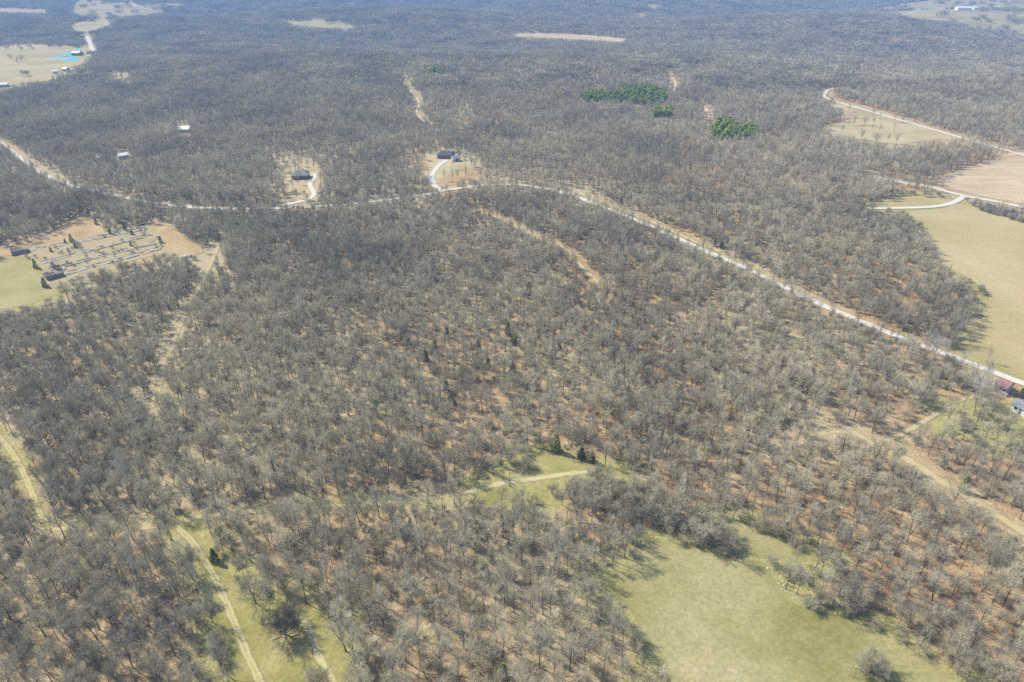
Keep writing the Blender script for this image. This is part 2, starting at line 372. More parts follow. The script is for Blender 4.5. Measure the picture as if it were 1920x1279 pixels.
def dense(pts, n=None, step=14.0):
    """Catmull-Rom through pixel points"""
    out = []
    P = [pts[0]] + list(pts) + [pts[-1]]
    for i in range(1, len(P) - 2):
        p0, p1, p2, p3 = map(np.array, P[i - 1:i + 3])
        k = max(2, int(np.linalg.norm(p2 - p1) / step))
        for j in range(k):
            t = j / k
            out.append(.5 * (2 * p1 + (p2 - p0) * t + (2 * p0 - 5 * p1 + 4 * p2 - p3) * t * t + (3 * p1 - p0 - 3 * p2 + p3) * t ** 3))
    out.append(np.array(pts[-1], float)); return out

def lift(x, y, lvl): return lvl + np.maximum(np.hypot(x, y) - 130, 0) * .00024

rng = np.random.default_rng(7)
field_world, path_world = [], []
for fi, (name, label, mat, poly, keep) in enumerate(FIELDS):
    ring = dense(poly + [poly[0]], step=9)[:-1]
    w = [ground(max(-400, min(2400, p[0])), p[1]) for p in ring]
    c = sum(w, Vector()) / len(w)
    # an uneven natural edge
    ww = []
    for i, p in enumerate(w):
        q = p - c
        amp = min(2.5, .03 * q.length) * (hash_noise(p.x, p.y, 4, fi) + hash_noise(p.x, p.y, 11, fi) - 1)
        ww.append((p.x + q.normalized().x * amp, p.y + q.normalized().y * amp))
    field_world.append(ww)
for name, label, mat, wid, pts, clr, keep in PATHS:
    path_world.append([ground(p[0], p[1]) for p in dense(pts)])

def build_field(i):
    name, label, mat, poly, keep = FIELDS[i]; ww = field_world[i]
    a = np.array(ww); lo, hi = a.min(0), a.max(0)
    cell = max(4.0, (hi - lo).max() / 45)
    gx, gy = np.meshgrid(np.arange(lo[0], hi[0], cell), np.arange(lo[1], hi[1], cell))
    gx, gy = gx.ravel(), gy.ravel()
    k = in_poly(gx, gy, ww); pts = [Vector(p) for p in ww] + [Vector(p) for p in zip(gx[k], gy[k])]
    n = len(ww)
    v, e, f, *_ = delaunay_2d_cdt(pts, [(j, (j + 1) % n) for j in range(n)], [], 1, .001)
    xy = np.array([tuple(p) for p in v]); z = height(xy[:, 0], xy[:, 1]) + lift(xy[:, 0], xy[:, 1], .008 + .001 * i)
    me = bpy.data.meshes.new(name); me.from_pydata([(p[0], p[1], zz) for p, zz in zip(xy, z)], [], [tuple(q) for q in f])
    me.materials.append(M[mat]); me.update()
    for pl in me.polygons: pl.use_smooth = True
    tag(link_mesh(name, me), label, name.replace('_', ' '), kind='structure')
for i in range(len(FIELDS)): build_field(i)

def build_path(i):
    name, label, mat, wid, pts, clr, keep = PATHS[i]; w = path_world[i]
    # resample evenly
    q = [w[0]]
    for p in w[1:]:
        L = (p - q[-1]).length; st = 3.0 if L < 60 else 8.0
        k = max(1, int(L / st)); a = q[-1]
        for j in range(1, k + 1): q.append(a.lerp(p, j / k))
    v, f, uv = [], [], []; d = 0; N = 7; rr = random.Random(i)
    for j, p in enumerate(q):
        t = (q[min(j + 1, len(q) - 1)] - q[max(j - 1, 0)]); t.z = 0; t.normalize(); s = Vector((t.y, -t.x, 0))
        if j: d += (p - q[j - 1]).length
        wl = wid / 2 * (1 + .25 * (float(hash_noise(d, 3, 9, i)) - .5)); wr = wid / 2 * (1 + .25 * (float(hash_noise(d, 9, 9, i + 50)) - .5))
        for c in range(N):
            u = c / (N - 1) * 2 - 1; x = p + s * (u * (wr if u > 0 else wl))
            crown = .03 * (1 - u * u)
            v.append((x.x, x.y, float(height(x.x, x.y)) + float(lift(x.x, x.y, .036 + .0006 * i)) + max(0, math.hypot(p.x, p.y) - 130) * .0003 + (crown if mat == 'gravel' else 0) - .012 * abs(u) ** 6)); uv.append((c / (N - 1), d))
    for j in range(len(q) - 1):
        for c in range(N - 1): f.append((j * N + c, j * N + c + 1, (j + 1) * N + c + 1, (j + 1) * N + c))
    me = bpy.data.meshes.new(name); me.from_pydata(v, [], f); me.materials.append(M[mat])
    l = me.uv_layers.new(name='UVMap'); idx = np.zeros(len(me.loops), int); me.loops.foreach_get('vertex_index', idx)
    l.data.foreach_set('uv', np.array(uv, np.float32)[idx].ravel()); me.update()
    tag(link_mesh(name, me), label, name.replace('_', ' '), kind='structure')
for i in range(len(PATHS)): build_path(i)

# the land itself: one sheet out past everything seen
def build_ground():
    ny, nx = 330, 300
    ys = [-260.0]
    g = np.linspace(0, 1, ny); ys = -260 + 8260 * (0.10 * g + 0.90 * g ** 2.6)
    us = np.linspace(-1, 1, nx); us = np.sign(us) * (0.6 * np.abs(us) + .4 * np.abs(us) ** 2)
    X = us[None, :] * (420 + 1.05 * np.maximum(ys, 0))[:, None]; Y = np.repeat(ys[:, None], nx, 1)
    Z = height(X, Y)
    me = bpy.data.meshes.new('ground')
    q = np.arange(ny * nx).reshape(ny, nx)
    f = np.stack([q[:-1, :-1], q[:-1, 1:], q[1:, 1:], q[1:, :-1]], -1).reshape(-1, 4)
    me.from_pydata(np.stack([X, Y, Z], -1).reshape(-1, 3).tolist(), [], f.tolist())
    gr = np.zeros(ny * nx); x, y = X.ravel(), Y.ravel()
    for (name, _, mat, poly, keep), ww in zip(FIELDS, field_world):
        if mat not in ('pasture', 'meadow', 'clearing', 'hayfield', 'greensite', 'farfield'): continue
        a = np.array(ww); near = (x > a[:, 0].min() - 30) & (x < a[:, 0].max() + 30) & (y > a[:, 1].min() - 30) & (y < a[:, 1].max() + 30)
        ii = np.nonzero(near)[0]
        if not len(ii): continue
        dd = np.min(np.hypot(x[ii, None] - a[None, :, 0], y[ii, None] - a[None, :, 1]), 1)
        dd[in_poly(x[ii], y[ii], ww)] = 0
        gr[ii] = np.maximum(gr[ii], np.clip(1 - dd / 14, 0, 1))
    for (name, _, mat, wid, pts, clr, keep), w in zip(PATHS, path_world):
        a = np.array([(p.x, p.y) for p in w])
        near = (x > a[:, 0].min() - 20) & (x < a[:, 0].max() + 20) & (y > a[:, 1].min() - 20) & (y < a[:, 1].max() + 20)
        ii = np.nonzero(near)[0]
        if not len(ii): continue
        dd = seg_dist(x[ii], y[ii], a)
        gr[ii] = np.maximum(gr[ii], np.clip((.45 if name == 'forest_gap' or mat == 'gravel' else .9) - dd / 9, 0, 1))
    # grassy orchard-like ground at the right edge
    gx, gy, _ = project(x, y, Z.ravel())
    gr = np.maximum(gr, .8 * in_poly(gx, gy, [(1700, 760), (1800, 745), (1990, 760), (1990, 900), (1850, 850), (1760, 820)]))
    at = me.attributes.new('grassy', 'FLOAT', 'POINT'); at.data.foreach_set('value', gr.astype(np.float32))
    me.materials.append(M['floor']); me.update()
    me.polygons.foreach_set('use_smooth', [True] * len(me.polygons))
    tag(link_mesh('ground', me), 'leaf littered forest floor under all the woods', 'ground', kind='structure')

def seg_dist(x, y, a):
    best = np.full(x.shape, 1e9)
    for i in range(len(a) - 1):
        p, d = a[i], a[i + 1] - a[i]; L = max(d @ d, 1e-6)
        t = np.clip(((x - p[0]) * d[0] + (y - p[1]) * d[1]) / L, 0, 1)
        best = np.minimum(best, np.hypot(x - p[0] - t * d[0], y - p[1] - t * d[1]))
    return best
build_ground()

# ------------------------------------------------------------------ trees
def bend(rnd, p, d, L, n, up, jit):
    """a crooked branch line"""
    pts = [Vector(p)]; d = Vector(d).normalized()
    for _ in range(n):
        d = (d + Vector((rnd.uniform(-jit, jit), rnd.uniform(-jit, jit), up + rnd.uniform(-jit, jit) * .6))).normalized()
        pts.append(pts[-1] + d * (L / n))
    return pts

def side(rnd, d, ang, az):
    d = d.normalized(); a = d.cross(Vector((.2, .97, .1))).normalized(); b = d.cross(a)
    return (d * math.cos(ang) + (a * math.cos(az) + b * math.sin(az)) * math.sin(ang)).normalized()

def along(pts, t):
    k = t * (len(pts) - 1); i = min(int(k), len(pts) - 2)
    return pts[i].lerp(pts[i + 1], k - i), (pts[i + 1] - pts[i])

def bare_tree(seed, H=14., style='tall', lod=0, tw=1.0):
    """trunk + limbs in one MB, branches + twigs in the other"""
    rnd = random.Random(seed); T, C = MB(), MB()
    r0 = .0135 * H + rnd.uniform(0, .05)
    nl, leaders = 10, []
    if style == 'tall':
        tp = bend(rnd, (0, 0, -.3), (rnd.uniform(-.08, .08), rnd.uniform(-.08, .08), 1), H * .72, 6, .12, .09); low = .42; spread = .39
    elif style == 'slim':
        tp = bend(rnd, (0, 0, -.3), (rnd.uniform(-.05, .05), rnd.uniform(-.05, .05), 1), H * .82, 6, .15, .06); low = .5; spread = .29; r0 *= .75; nl = 9
    elif style == 'fork':
        tp = bend(rnd, (0, 0, -.3), (rnd.uniform(-.12, .12), rnd.uniform(-.12, .12), 1), H * .34, 4, .1, .08); low = .75; spread = .38; nl = 3
        az = rnd.uniform(0, 6)
        for k in range(3):
            leaders.append(bend(rnd, tp[-1], side(rnd, tp[-1] - tp[-2], rnd.uniform(.28, .5), az + k * 2.1), H * rnd.uniform(.42, .55), 5, .13, .1))
    elif style == 'lean':
        tp = bend(rnd, (0, 0, -.3), (.28, rnd.uniform(-.1, .1), 1), H * .7, 6, .10, .1); low = .4; spread = .38
    elif style == 'broad':
        tp = bend(rnd, (0, 0, -.3), (rnd.uniform(-.1, .1), rnd.uniform(-.1, .1), 1), H * .5, 5, .1, .08); low = .2; spread = .6; r0 *= 1.35; nl = 15
    elif style == 'spread':
        tp = bend(rnd, (0, 0, -.3), (rnd.uniform(-.1, .1), rnd.uniform(-.1, .1), 1), H * .4, 5, .1, .1); low = .12; spread = .82; r0 *= 2.2; nl = 26
    else:  # bush: several stems from the ground
        tp = bend(rnd, (0, 0, -.2), (.1, 0, 1), H * .3, 3, .1, .1); low = .05; spread = .7; r0 *= .6; nl = 11
    sides = 6 if lod == 0 else 3
    T.tube(tp, [r0 * 1.25] + [r0 * (1 - .62 * i / (len(tp) - 1)) for i in range(1, len(tp))], sides)
    limbs = []
    for ld in leaders:
        T.tube(ld, [r0 * .62 * (1 - .75 * i / (len(ld) - 1)) for i in range(len(ld))], max(3, sides - 2))
    stems = [(tp, low, nl)] + [(ld, .22, 5) for ld in leaders]
    for st, lo, n in stems:
        az = rnd.uniform(0, 6)
        for k in range(n):
            t = lo + (1 - lo) * (k + rnd.random() * .7) / n; t = min(t, .99)
            p, d = along(st, t); az += 2.4 + rnd.uniform(-.5, .5)
            ang = rnd.uniform(.75, 1.15) - .45 * t if style not in ('broad', 'spread') else rnd.uniform(.95, 1.4) - .5 * t
            L = H * spread * rnd.uniform(.75, 1.15) * (1.15 - .45 * t) * (.75 if leaders else 1)
            lm = bend(rnd, p, side(rnd, d, ang, az), L, 4, .11, .16)
            rr = r0 * rnd.uniform(.30, .42) * (.8 if leaders else 1)
            T.tube(lm, [rr, rr * .78, rr * .55, rr * .34, rr * .16], 4 if lod == 0 else 3); limbs.append((lm, L, rr))
        tip = st[-1]
        limbs.append((bend(rnd, tip, st[-1] - st[-2], H * .22, 3, .15, .12), H * .22, r0 * .25))
        T.tube(limbs[-1][0], [r0 * .3, r0 * .2, r0 * .12, r0 * .05], 3)
    n2, n3, n4 = (6, 5, 5) if lod == 0 else (5, 3, 0)
    if style in ('broad', 'spread'): n2, n3, n4 = (7, 6, 6)
    for lm, L, rr in limbs:
        for k in range(n2):
            t = .22 + .78 * (k + rnd.random()) / n2; t = min(t, .99); p, d = along(lm, t)
            L2 = L * rnd.uniform(.38, .6) * (1.1 - .45 * t)
            b2 = bend(rnd, p, side(rnd, d, rnd.uniform(.45, .95), rnd.uniform(0, 6.28)), L2, 3, .10, .2)
            r2 = max(.022, rr * .38)
            if lod == 0: C.tube(b2, [r2, r2 * .7, r2 * .45, r2 * .2], 3)
            else: C.spike(b2[0], b2[-1], .06)
            for j in range(n3):
                t3 = min(.2 + .8 * (j + rnd.random()) / n3, .99); p3, d3 = along(b2, t3)
                L3 = max(.7, L2 * rnd.uniform(.4, .7)); dd = side(rnd, d3, rnd.uniform(.4, .95), rnd.uniform(0, 6.28))
                dd = (dd + Vector((0, 0, .18))).normalized(); q3 = p3 + dd * L3
                if lod: C.spike(p3, q3 + dd * .4, .07); continue
                C.spike(p3, q3, .018)
                for m in range(n4):
                    t4 = rnd.uniform(.15, 1); p4 = p3.lerp(q3, t4)
                    d4 = side(rnd, dd, rnd.uniform(.35, .9), rnd.uniform(0, 6.28)); d4 = (d4 + Vector((0, 0, .22))).normalized()
                    C.spike(p4, p4 + d4 * rnd.uniform(.65, 1.4), .0108 * tw)
    return T, C

def conifer(seed, H, rad, mats=None, shape=1.0, n=900, size=.5, lod=0):
    """pyramid of flat needle sprays round a trunk; uneven outline with gaps"""
    rnd = random.Random(seed); T, C = MB(), MB()
    T.tube([(0, 0, -.3), (.05, 0, H * .5), (0, .05, H * .97)], [H * .017, H * .012, .02], 5)
    lob = [(rnd.uniform(0, 6.28), rnd.uniform(.1, .9), rnd.uniform(.65, 1.2)) for _ in range(26)]
    for i in range(n):
        t = rnd.random() ** 1.35; az = rnd.uniform(0, 6.28)
        lim = rad * (1 - t) ** shape * (.55 + .45 * min(1, t * 9 + .35))
        w = 1.0
        for a, tt, s in lob:
            if abs((az - a + math.pi) % 6.283 - math.pi) < .55 and abs(t - tt) < .09: w = s
        r = lim * w * math.sqrt(rnd.uniform(.25, 1.0)); z = H * (.06 + .94 * t)
        c = Vector((math.cos(az) * r, math.sin(az) * r, z))
        out = Vector((math.cos(az), math.sin(az), rnd.uniform(-.1, .9))).normalized()
        s = size * rnd.uniform(.6, 1.3); a = (Vector((-math.sin(az), math.cos(az), 0)) + Vector((rnd.uniform(-.5, .5), rnd.uniform(-.5, .5), rnd.uniform(-.5, .5)))).normalized(); b = out.cross(a)
        C.add([c - out * s * .6, c + a * s * .38, c + out * s, c - a * s * .38 + b * .1 * s], [(0, 1, 2, 3)])
    for i in range(14):
        t = i / 14; az = i * 2.4; p = Vector((0, 0, H * (.1 + .85 * t)))
        T.spike(p, p + Vector((math.cos(az), math.sin(az), .25)) * rad * (1 - t) * .8, .05)
    return T, C

STYLES = [('tall', 14.5), ('tall', 13.2), ('slim', 14.0), ('slim', 12.5), ('fork', 14.0), ('fork', 13.0), ('lean', 13.5), ('broad', 12.5), ('tall', 15.5), ('slim', 11.0)]
SHAPE_WORD = {'tall': 'upright', 'slim': 'slender', 'fork': 'forked', 'lean': 'leaning', 'broad': 'broad', 'spread': 'spreading', 'bush': 'bushy'}
PROTO = [bare_tree(100 + i, h, s) for i, (s, h) in enumerate(STYLES)]
PALE = bare_tree(301, 15.0, 'fork')
PALE_B = bare_tree(302, 15.0, 'broad')
LONE = bare_tree(303, 6.6, 'spread', 0, 1.5)
BUSH = [bare_tree(400 + i, 4.2, 'bush') for i in range(3)]
FAR = [bare_tree(500 + i, h, s, 1) for i, (s, h) in enumerate([('tall', 14), ('slim', 13), ('tall', 13), ('broad', 12), ('slim', 14.5)])]

def join(dst, src, off=(0, 0, 0), rz=0., sc=1., m=0):
    c, s = math.cos(rz), math.sin(rz); b = len(dst.v)
    dst.v += [(sc * (c * x - s * y) + off[0], sc * (s * x + c * y) + off[1], sc * z + off[2]) for x, y, z in src.v]
    dst.f += [tuple(b + i for i in f) for f in src.f]; dst.m += [m] * len(src.f)

def clump(seed, cell, n):
    rnd = random.Random(seed); c = MB()
    k = int(math.sqrt(n)); st = cell / k
    for i in range(k):
        for j in range(k):
            t, cr = FAR[rnd.randrange(len(FAR))]
            off = ((i + .5) * st - cell / 2 + rnd.uniform(-.45, .45) * st, (j + .5) * st - cell / 2 + rnd.uniform(-.45, .45) * st, 0)
            rz, sc = rnd.uniform(0, 6.28), rnd.uniform(.55, .98)
            join(c, t, off, rz, sc, 0); join(c, cr, off, rz, sc, 1)
    return c

def scatter(name, protos, mats, P, label, cat):
    """ONE stuff object: its own mesh carries the plant shapes and the standing points; a node group sets a shape on every point.
    P: rows x, y, z, rotation, scale, which shape"""
    V, Fc, Mi, Pr = [], [], [], []
    for i, mb in enumerate(protos):
        b = len(V); V += mb.v; Fc += [tuple(b + k for k in f) for f in mb.f]; Mi += mb.m; Pr += [i] * len(mb.v)
    nb = len(V); P = np.asarray(P, float)
    V = V + [tuple(r[:3]) for r in P]; n = len(P)
    me = bpy.data.meshes.new(name); me.from_pydata(V, [], Fc)
    for m in mats: me.materials.append(m)
    me.polygons.foreach_set('material_index', Mi)
    def attr(nm, ty, first, rest):
        a = me.attributes.new(nm, ty, 'POINT'); a.data.foreach_set('value', np.concatenate([first, rest]).astype(np.int32 if ty == 'INT' else np.float32))
    attr('proto', 'INT', np.array(Pr), np.full(n, -1)); attr('pick', 'INT', np.full(nb, -1), P[:, 5])
    attr('turn', 'FLOAT', np.zeros(nb), P[:, 3]); attr('size', 'FLOAT', np.ones(nb), P[:, 4])
    me.update()
    g = bpy.data.node_groups.new(name + '_standing', 'GeometryNodeTree')
    g.interface.new_socket('Geometry', in_out='INPUT', socket_type='NodeSocketGeometry')
    g.interface.new_socket('Geometry', in_out='OUTPUT', socket_type='NodeSocketGeometry')
    gi, go = g.nodes.new('NodeGroupInput'), g.nodes.new('NodeGroupOutput')
    def named(nm, ty):
        k = g.nodes.new('GeometryNodeInputNamedAttribute'); k.data_type = ty; k.inputs[0].default_value = nm; return k.outputs[0]
    def eq(sock, v):
        c = g.nodes.new('FunctionNodeCompare'); c.data_type = 'INT'; c.operation = 'EQUAL'
        g.links.new(sock, [s for s in c.inputs if s.type == 'INT'][0]); [s for s in c.inputs if s.type == 'INT'][1].default_value = v
        return c.outputs[0]
    def sepn(geo, sel):
        s = g.nodes.new('GeometryNodeSeparateGeometry'); s.domain = 'POINT'; g.links.new(geo, s.inputs[0]); g.links.new(sel, s.inputs[1]); return s.outputs[0]
    proto, pick, turn, size = named('proto', 'INT'), named('pick', 'INT'), named('turn', 'FLOAT'), named('size', 'FLOAT')
    rot = g.nodes.new('ShaderNodeCombineXYZ'); g.links.new(turn, rot.inputs[2])
    e2r = g.nodes.new('FunctionNodeEulerToRotation'); g.links.new(rot.outputs[0], e2r.inputs[0])
    pts = sepn(gi.outputs[0], eq(proto, -1)); jn = g.nodes.new('GeometryNodeJoinGeometry')
    for i in range(len(protos)):
        ip = g.nodes.new('GeometryNodeInstanceOnPoints')
        g.links.new(pts, ip.inputs['Points']); g.links.new(eq(pick, i), ip.inputs['Selection'])
        g.links.new(sepn(gi.outputs[0], eq(proto, i)), ip.inputs['Instance'])
        g.links.new(e2r.outputs[0], ip.inputs['Rotation']); g.links.new(size, ip.inputs['Scale'])
        g.links.new(ip.outputs[0], jn.inputs[0])
    g.links.new(jn.outputs[0], go.inputs[0])
    o = link_mesh(name, me); md = o.modifiers.new('standing', 'NODES'); md.node_group = g
    return tag(o, label, cat, kind='stuff')

def merged(pair):
    m = MB(); join(m, pair[0], m=0); join(m, pair[1], m=1); return m

# --- where trees stand
def cell_points(cell, y0, y1, seed, jit=.46):
    r = np.random.default_rng(seed)
    ys = np.arange(y0, y1, cell); X, Y = [], []
    for y in ys:
        hw = .98 * y + 150; xs = np.arange(-hw, hw, cell)
        X.append(xs); Y.append(np.full(len(xs), y))
    X, Y = np.concatenate(X), np.concatenate(Y)
    return X + r.uniform(-jit, jit, len(X)) * cell, Y + r.uniform(-jit, jit, len(X)) * cell

PINES = [[(1086,180),(1120,176),(1150,182),(1180,172),(1215,170),(1252,180),(1250,190),(1210,198),(1150,192),(1095,193)],
         [(1222,212),(1240,207),(1265,213),(1255,222),(1228,222)],
         [(1333,245),(1345,232),(1365,229),(1390,242),(1410,240),(1428,258),(1400,262),(1350,264),(1334,262)],
         [(790,134),(805,129),(838,138),(832,144),(800,140)]]
SPARSE = [([(740,285),(900,300),(900,340),(800,350),(745,330)], .55), ([(490,295),(600,290),(615,380),(500,380)], .65),
          ([(1850,705),(1925,725),(1990,760),(1990,830),(1890,800),(1850,765)], .05), ([(1690,790),(1760,760),(1990,770),(1990,930),(1820,880)], .55)]
NEAR_HOUSES = [(345,243,19,5),(231,293,18,7),(187,300,8,3),(512,313,9,4),(125,133,8,4),(104,137,8,3),(146,102,10,4),(5,163,14,5),(204,27,8,3)]
HOUSE_ROOM = [[(x + a * math.cos(q * .5236), y + b * math.sin(q * .5236)) for q in range(12)] for x, y, a, b in NEAR_HOUSES + [(118,105,36,7),(128,118,22,6)]]
def thin_out(x, y, top, rnd, soft=False):
    """which candidate trees stay: none in fields, few beside roads and tracks"""
    z = height(x, y); keep = np.ones(len(x), bool)
    pj = [project(x, y, z + k * top) for k in (0, .55, .95)]
    u = rnd.random(len(x))
    for name, _, mat, poly, kp in FIELDS:
        ins = np.zeros(len(x), bool)
        for k, (a, b, _) in enumerate(pj): ins |= in_poly(a, b, poly)
        keep &= ~ins | (u < kp)
    for poly in HOUSE_ROOM: keep &= ~(in_poly(pj[0][0], pj[0][1], poly) | in_poly(pj[1][0], pj[1][1], poly) | in_poly(pj[2][0], pj[2][1], poly))
    for poly in PINES: keep &= ~in_poly(pj[0][0], pj[0][1], poly) & ~in_poly(pj[1][0], pj[1][1], poly)
    for poly, kp in SPARSE: keep &= ~in_poly(pj[0][0], pj[0][1], poly) | (u < kp)
    u2 = rnd.random(len(x))
    for (name, _, mat, wid, pts, clr, kp), w in zip(PATHS, path_world):
        a = np.array([(p.x, p.y) for p in w])
        near = (x > a[:, 0].min() - 60) & (x < a[:, 0].max() + 60) & (y > a[:, 1].min() - 80) & (y < a[:, 1].max() + 60)
        ii = np.nonzero(near)[0]
        if not len(ii): continue
        dd = seg_dist(x[ii], y[ii], a)
        kill = dd < wid / 2 + 2.0
        soft_ = (dd < wid / 2 + clr) & (u2[ii] > kp)
        # crowns that would hang across the view of the road
        pp = np.array(dense(pts)); hx, hy, hd = (q[ii] for q in pj[1])
        over = (seg_dist(hx, hy, pp) < (wid * .5 + 1.5) * F_PX / hd * .5) & (u2[ii] > kp + .12)
        keep[ii[kill | soft_ | over]] = False
    return keep

r1 = np.random.default_rng(11)
NEAR_END = 980.0
X, Y = cell_points(4.35, 62, NEAR_END, 21)
dn = hash_noise(X, Y, 26, 3) * .6 + hash_noise(X, Y, 9, 5) * .4
keep = (r1.random(len(X)) < np.clip(.42 + .95 * dn, 0, .97))
X, Y = X[keep], Y[keep]
gx, gy, gd = project(X, Y, height(X, Y))
keep = (gx > -500) & (gx < 2420) & (gy < 1700)
X, Y = X[keep], Y[keep]
keep = thin_out(X, Y, 10.0, r1); X, Y = X[keep], Y[keep]
Zt = height(X, Y); gx, gy, gd = project(X, Y, Zt)
size = .41 + .42 * r1.random(len(X)) ** 1.3 + .19 * hash_noise(X, Y, 55, 8)
size *= np.where(gx < 800, 1.05, .95)
weights = np.array([.14, .15, .13, .11, .11, .11, .07, .05, .07, .06])
pick = r1.choice(len(STYLES), len(X), p=weights / weights.sum()); turn = r1.uniform(0, 6.283, len(X))

# the nearest three hundred are trees of their own
HMEAN = np.array([h for _, h in STYLES])[pick] * size
cx, cy_, cd = project(X, Y, Zt + HMEAN * .65)
inside = (cx > 8) & (cx < 1912) & (cy_ > 8) & (cy_ < 1268)
order = np.argsort(np.where(inside, cd / size, 1e9))
own, seen_cells = [], set()
for i in order:
    if len(own) >= 280: break
    key = (round(cx[i] / 19.2), round(cy_[i] / 12.79))
    if key in seen_cells: continue
    seen_cells.add(key); own.append(i)

def tree_data(name, pair, mats):
    return pair[0].mesh(name + '_trunk', mats[0]), pair[1].mesh(name + '_crown', mats[1])
DATA = [tree_data('tree', p, (M['bark'], M['twig'])) for p in PROTO]
def plant_tree(kind, data, loc, rz, sc, label, cat='tree', group=None):
    e = empty(kind, loc, rz); e.scale = (sc, sc, sc); tag(e, label, cat, group)
    link_mesh('trunk', data[0], e); link_mesh('crown', data[1], e); return e

def place_of(px, py):
    if py < 960: return 'in the wood near the left track' if px < 500 else ('in the wood left of the meadow' if px < 900 else 'in the wood right of the meadow')
    if px < 340 + .42 * (py - 985): return 'in the wood left of the wheel track'
    if px < 1120: return 'in the wood between clearing and pasture'
    if px < 1420 and py < 1060: return 'in the wood above the pasture'
    return 'in the wood right of the pasture' if px > 1300 else 'in the wood beside the pasture'
for i in own:
    st = STYLES[pick[i]][0]
    lb = f"{SHAPE_WORD[st]} bare tree {place_of(cx[i], cy_[i])}, {round(cx[i] / 19.2)}% across, {round(cy_[i] / 12.79)}% down"
    plant_tree('bare_tree', DATA[pick[i]], (X[i], Y[i], Zt[i]), turn[i], size[i], lb, 'tree', 'bare trees of the nearest woods')
rest = np.ones(len(X), bool); rest[own] = False
rows = np.stack([X, Y, Zt, turn, size, pick.astype(float)], 1)[rest]

# far woods: clumps of trees
far_rows, far_protos = [], []
for ci, (cell, n, y0, y1, seed) in enumerate([(10.5, 4, NEAR_END, 1900, 31), (20.5, 16, 1900, 4600, 32)]):
    x, y = cell_points(cell, y0, y1, seed, .3)
    a, b, _ = project(x, y, height(x, y)); k = (a > -350) & (a < 2270); x, y = x[k], y[k]
    k = thin_out(x, y, 9.5, r1) & (r1.random(len(x)) < .80 + .3 * hash_noise(x, y, 45, 12)); x, y = x[k], y[k]
    base = len(PROTO) + len(far_protos)
    for s in range(4): far_protos.append(clump(600 + ci * 10 + s, cell * 1.06, n))
    far_rows.append(np.stack([x, y, height(x, y), r1.uniform(0, 6.283, len(x)), r1.uniform(.85, 1.15, len(x)), base + r1.integers(0, 4, len(x)).astype(float)], 1))
scatter('forest', [merged(p) for p in PROTO] + far_protos, [M['bark'], M['twig']], np.concatenate([rows] + far_rows),
        'grey brown leafless woods covering the land to the top of the photo', 'forest')

# low brush under and beside the trees
X2, Y2 = cell_points(4.6, 70, 520, 41)
k = r1.random(len(X2)) < .35 + .7 * hash_noise(X2, Y2, 30, 17); X2, Y2 = X2[k], Y2[k]
k = thin_out(X2, Y2, 2.0, r1); X2, Y2 = X2[k], Y2[k]
scatter('undergrowth', [merged(p) for p in BUSH], [M['bark'], M['twig']],
        np.stack([X2, Y2, height(X2, Y2), r1.uniform(0, 6.28, len(X2)), r1.uniform(.4, 1.1, len(X2)), r1.integers(0, 3, len(X2)).astype(float)], 1),
        'low leafless brush under the trees', 'brush')

def thicket(poly, step, sc, mats, label, seed):
    r = np.random.default_rng(seed); w = [ground(*p) for p in poly]; a = np.array([(p.x, p.y) for p in w])
    n = int((a[:, 0].max() - a[:, 0].min()) * (a[:, 1].max() - a[:, 1].min()) / step ** 2)
    x = r.uniform(a[:, 0].min(), a[:, 0].max(), n); y = r.uniform(a[:, 1].min(), a[:, 1].max(), n)
    k = in_poly(x, y, a); x, y = x[k], y[k]
    scatter('thicket', [merged(p) for p in BUSH], mats, np.stack([x, y, height(x, y), r.uniform(0, 6.28, len(x)), r.uniform(.8, 1.3, len(x)) * sc, r.integers(0, 3, len(x)).astype(float)], 1), label, 'thicket')
thicket([(1060,910),(1120,895),(1180,920),(1250,950),(1330,985),(1375,1015),(1390,1050),(1330,1035),(1260,1012),(1210,990),(1120,960),(1060,935)], 3.3, 1.0, [M['bark'], M['twig']], 'grey thicket along the top of the big pasture', 51)
thicket([(1500,1085),(1560,1072),(1630,1090),(1650,1135),(1600,1150),(1520,1125)], 5.0, .8, [M['bark'], M['redtwig']], 'pinkish grey thicket at the right side of the pasture', 52)
thicket([(1822,385),(1870,395),(1920,407),(1990,423),(1990,434),(1920,419),(1870,405),(1830,393)], 3.2, .8, [M['bark'], M['redtwig']], 'brown brushy strip between the farm road and the hayfield', 53)

thicket([(40,478),(130,456),(280,424),(318,470),(230,490),(110,530),(75,500)], 7.5, .42, [M['bark'], M['twig']], 'low scrub growing over the ruined barn rows', 54)

# pine stands
PINE = [conifer(700 + i, 6 + 1.6 * i, 2.3 + .3 * i, shape=.45, n=260, size=1.1) for i in range(3)]
for i, (poly, lb) in enumerate(zip(PINES, ['long bright green pine stand in the upper woods', 'small green pine stand below the long one', 'round bright green pine stand', 'faint green pine patch beside the reddish trail'])):
    w = [ground(*p) for p in poly]; a = np.array([(p.x, p.y) for p in w]); st = 4.6 if i != 3 else 7.5
    x, y = np.meshgrid(np.arange(a[:, 0].min(), a[:, 0].max(), st), np.arange(a[:, 1].min(), a[:, 1].max(), st)); x, y = x.ravel(), y.ravel()
    x = x + r1.uniform(-.5, .5, len(x)) * st; y = y + r1.uniform(-.5, .5, len(y)) * st
    k = in_poly(x, y, a) & (r1.random(len(x)) < .9); x, y = x[k], y[k]
    scatter('pine_stand', [merged(p) for p in PINE], [M['bark'], M['pine']], np.stack([x, y, height(x, y), r1.uniform(0, 6.28, len(x)), r1.uniform(.75, 1.15, len(x)), r1.integers(0, 3, len(x)).astype(float)], 1), lb, 'pine stand')

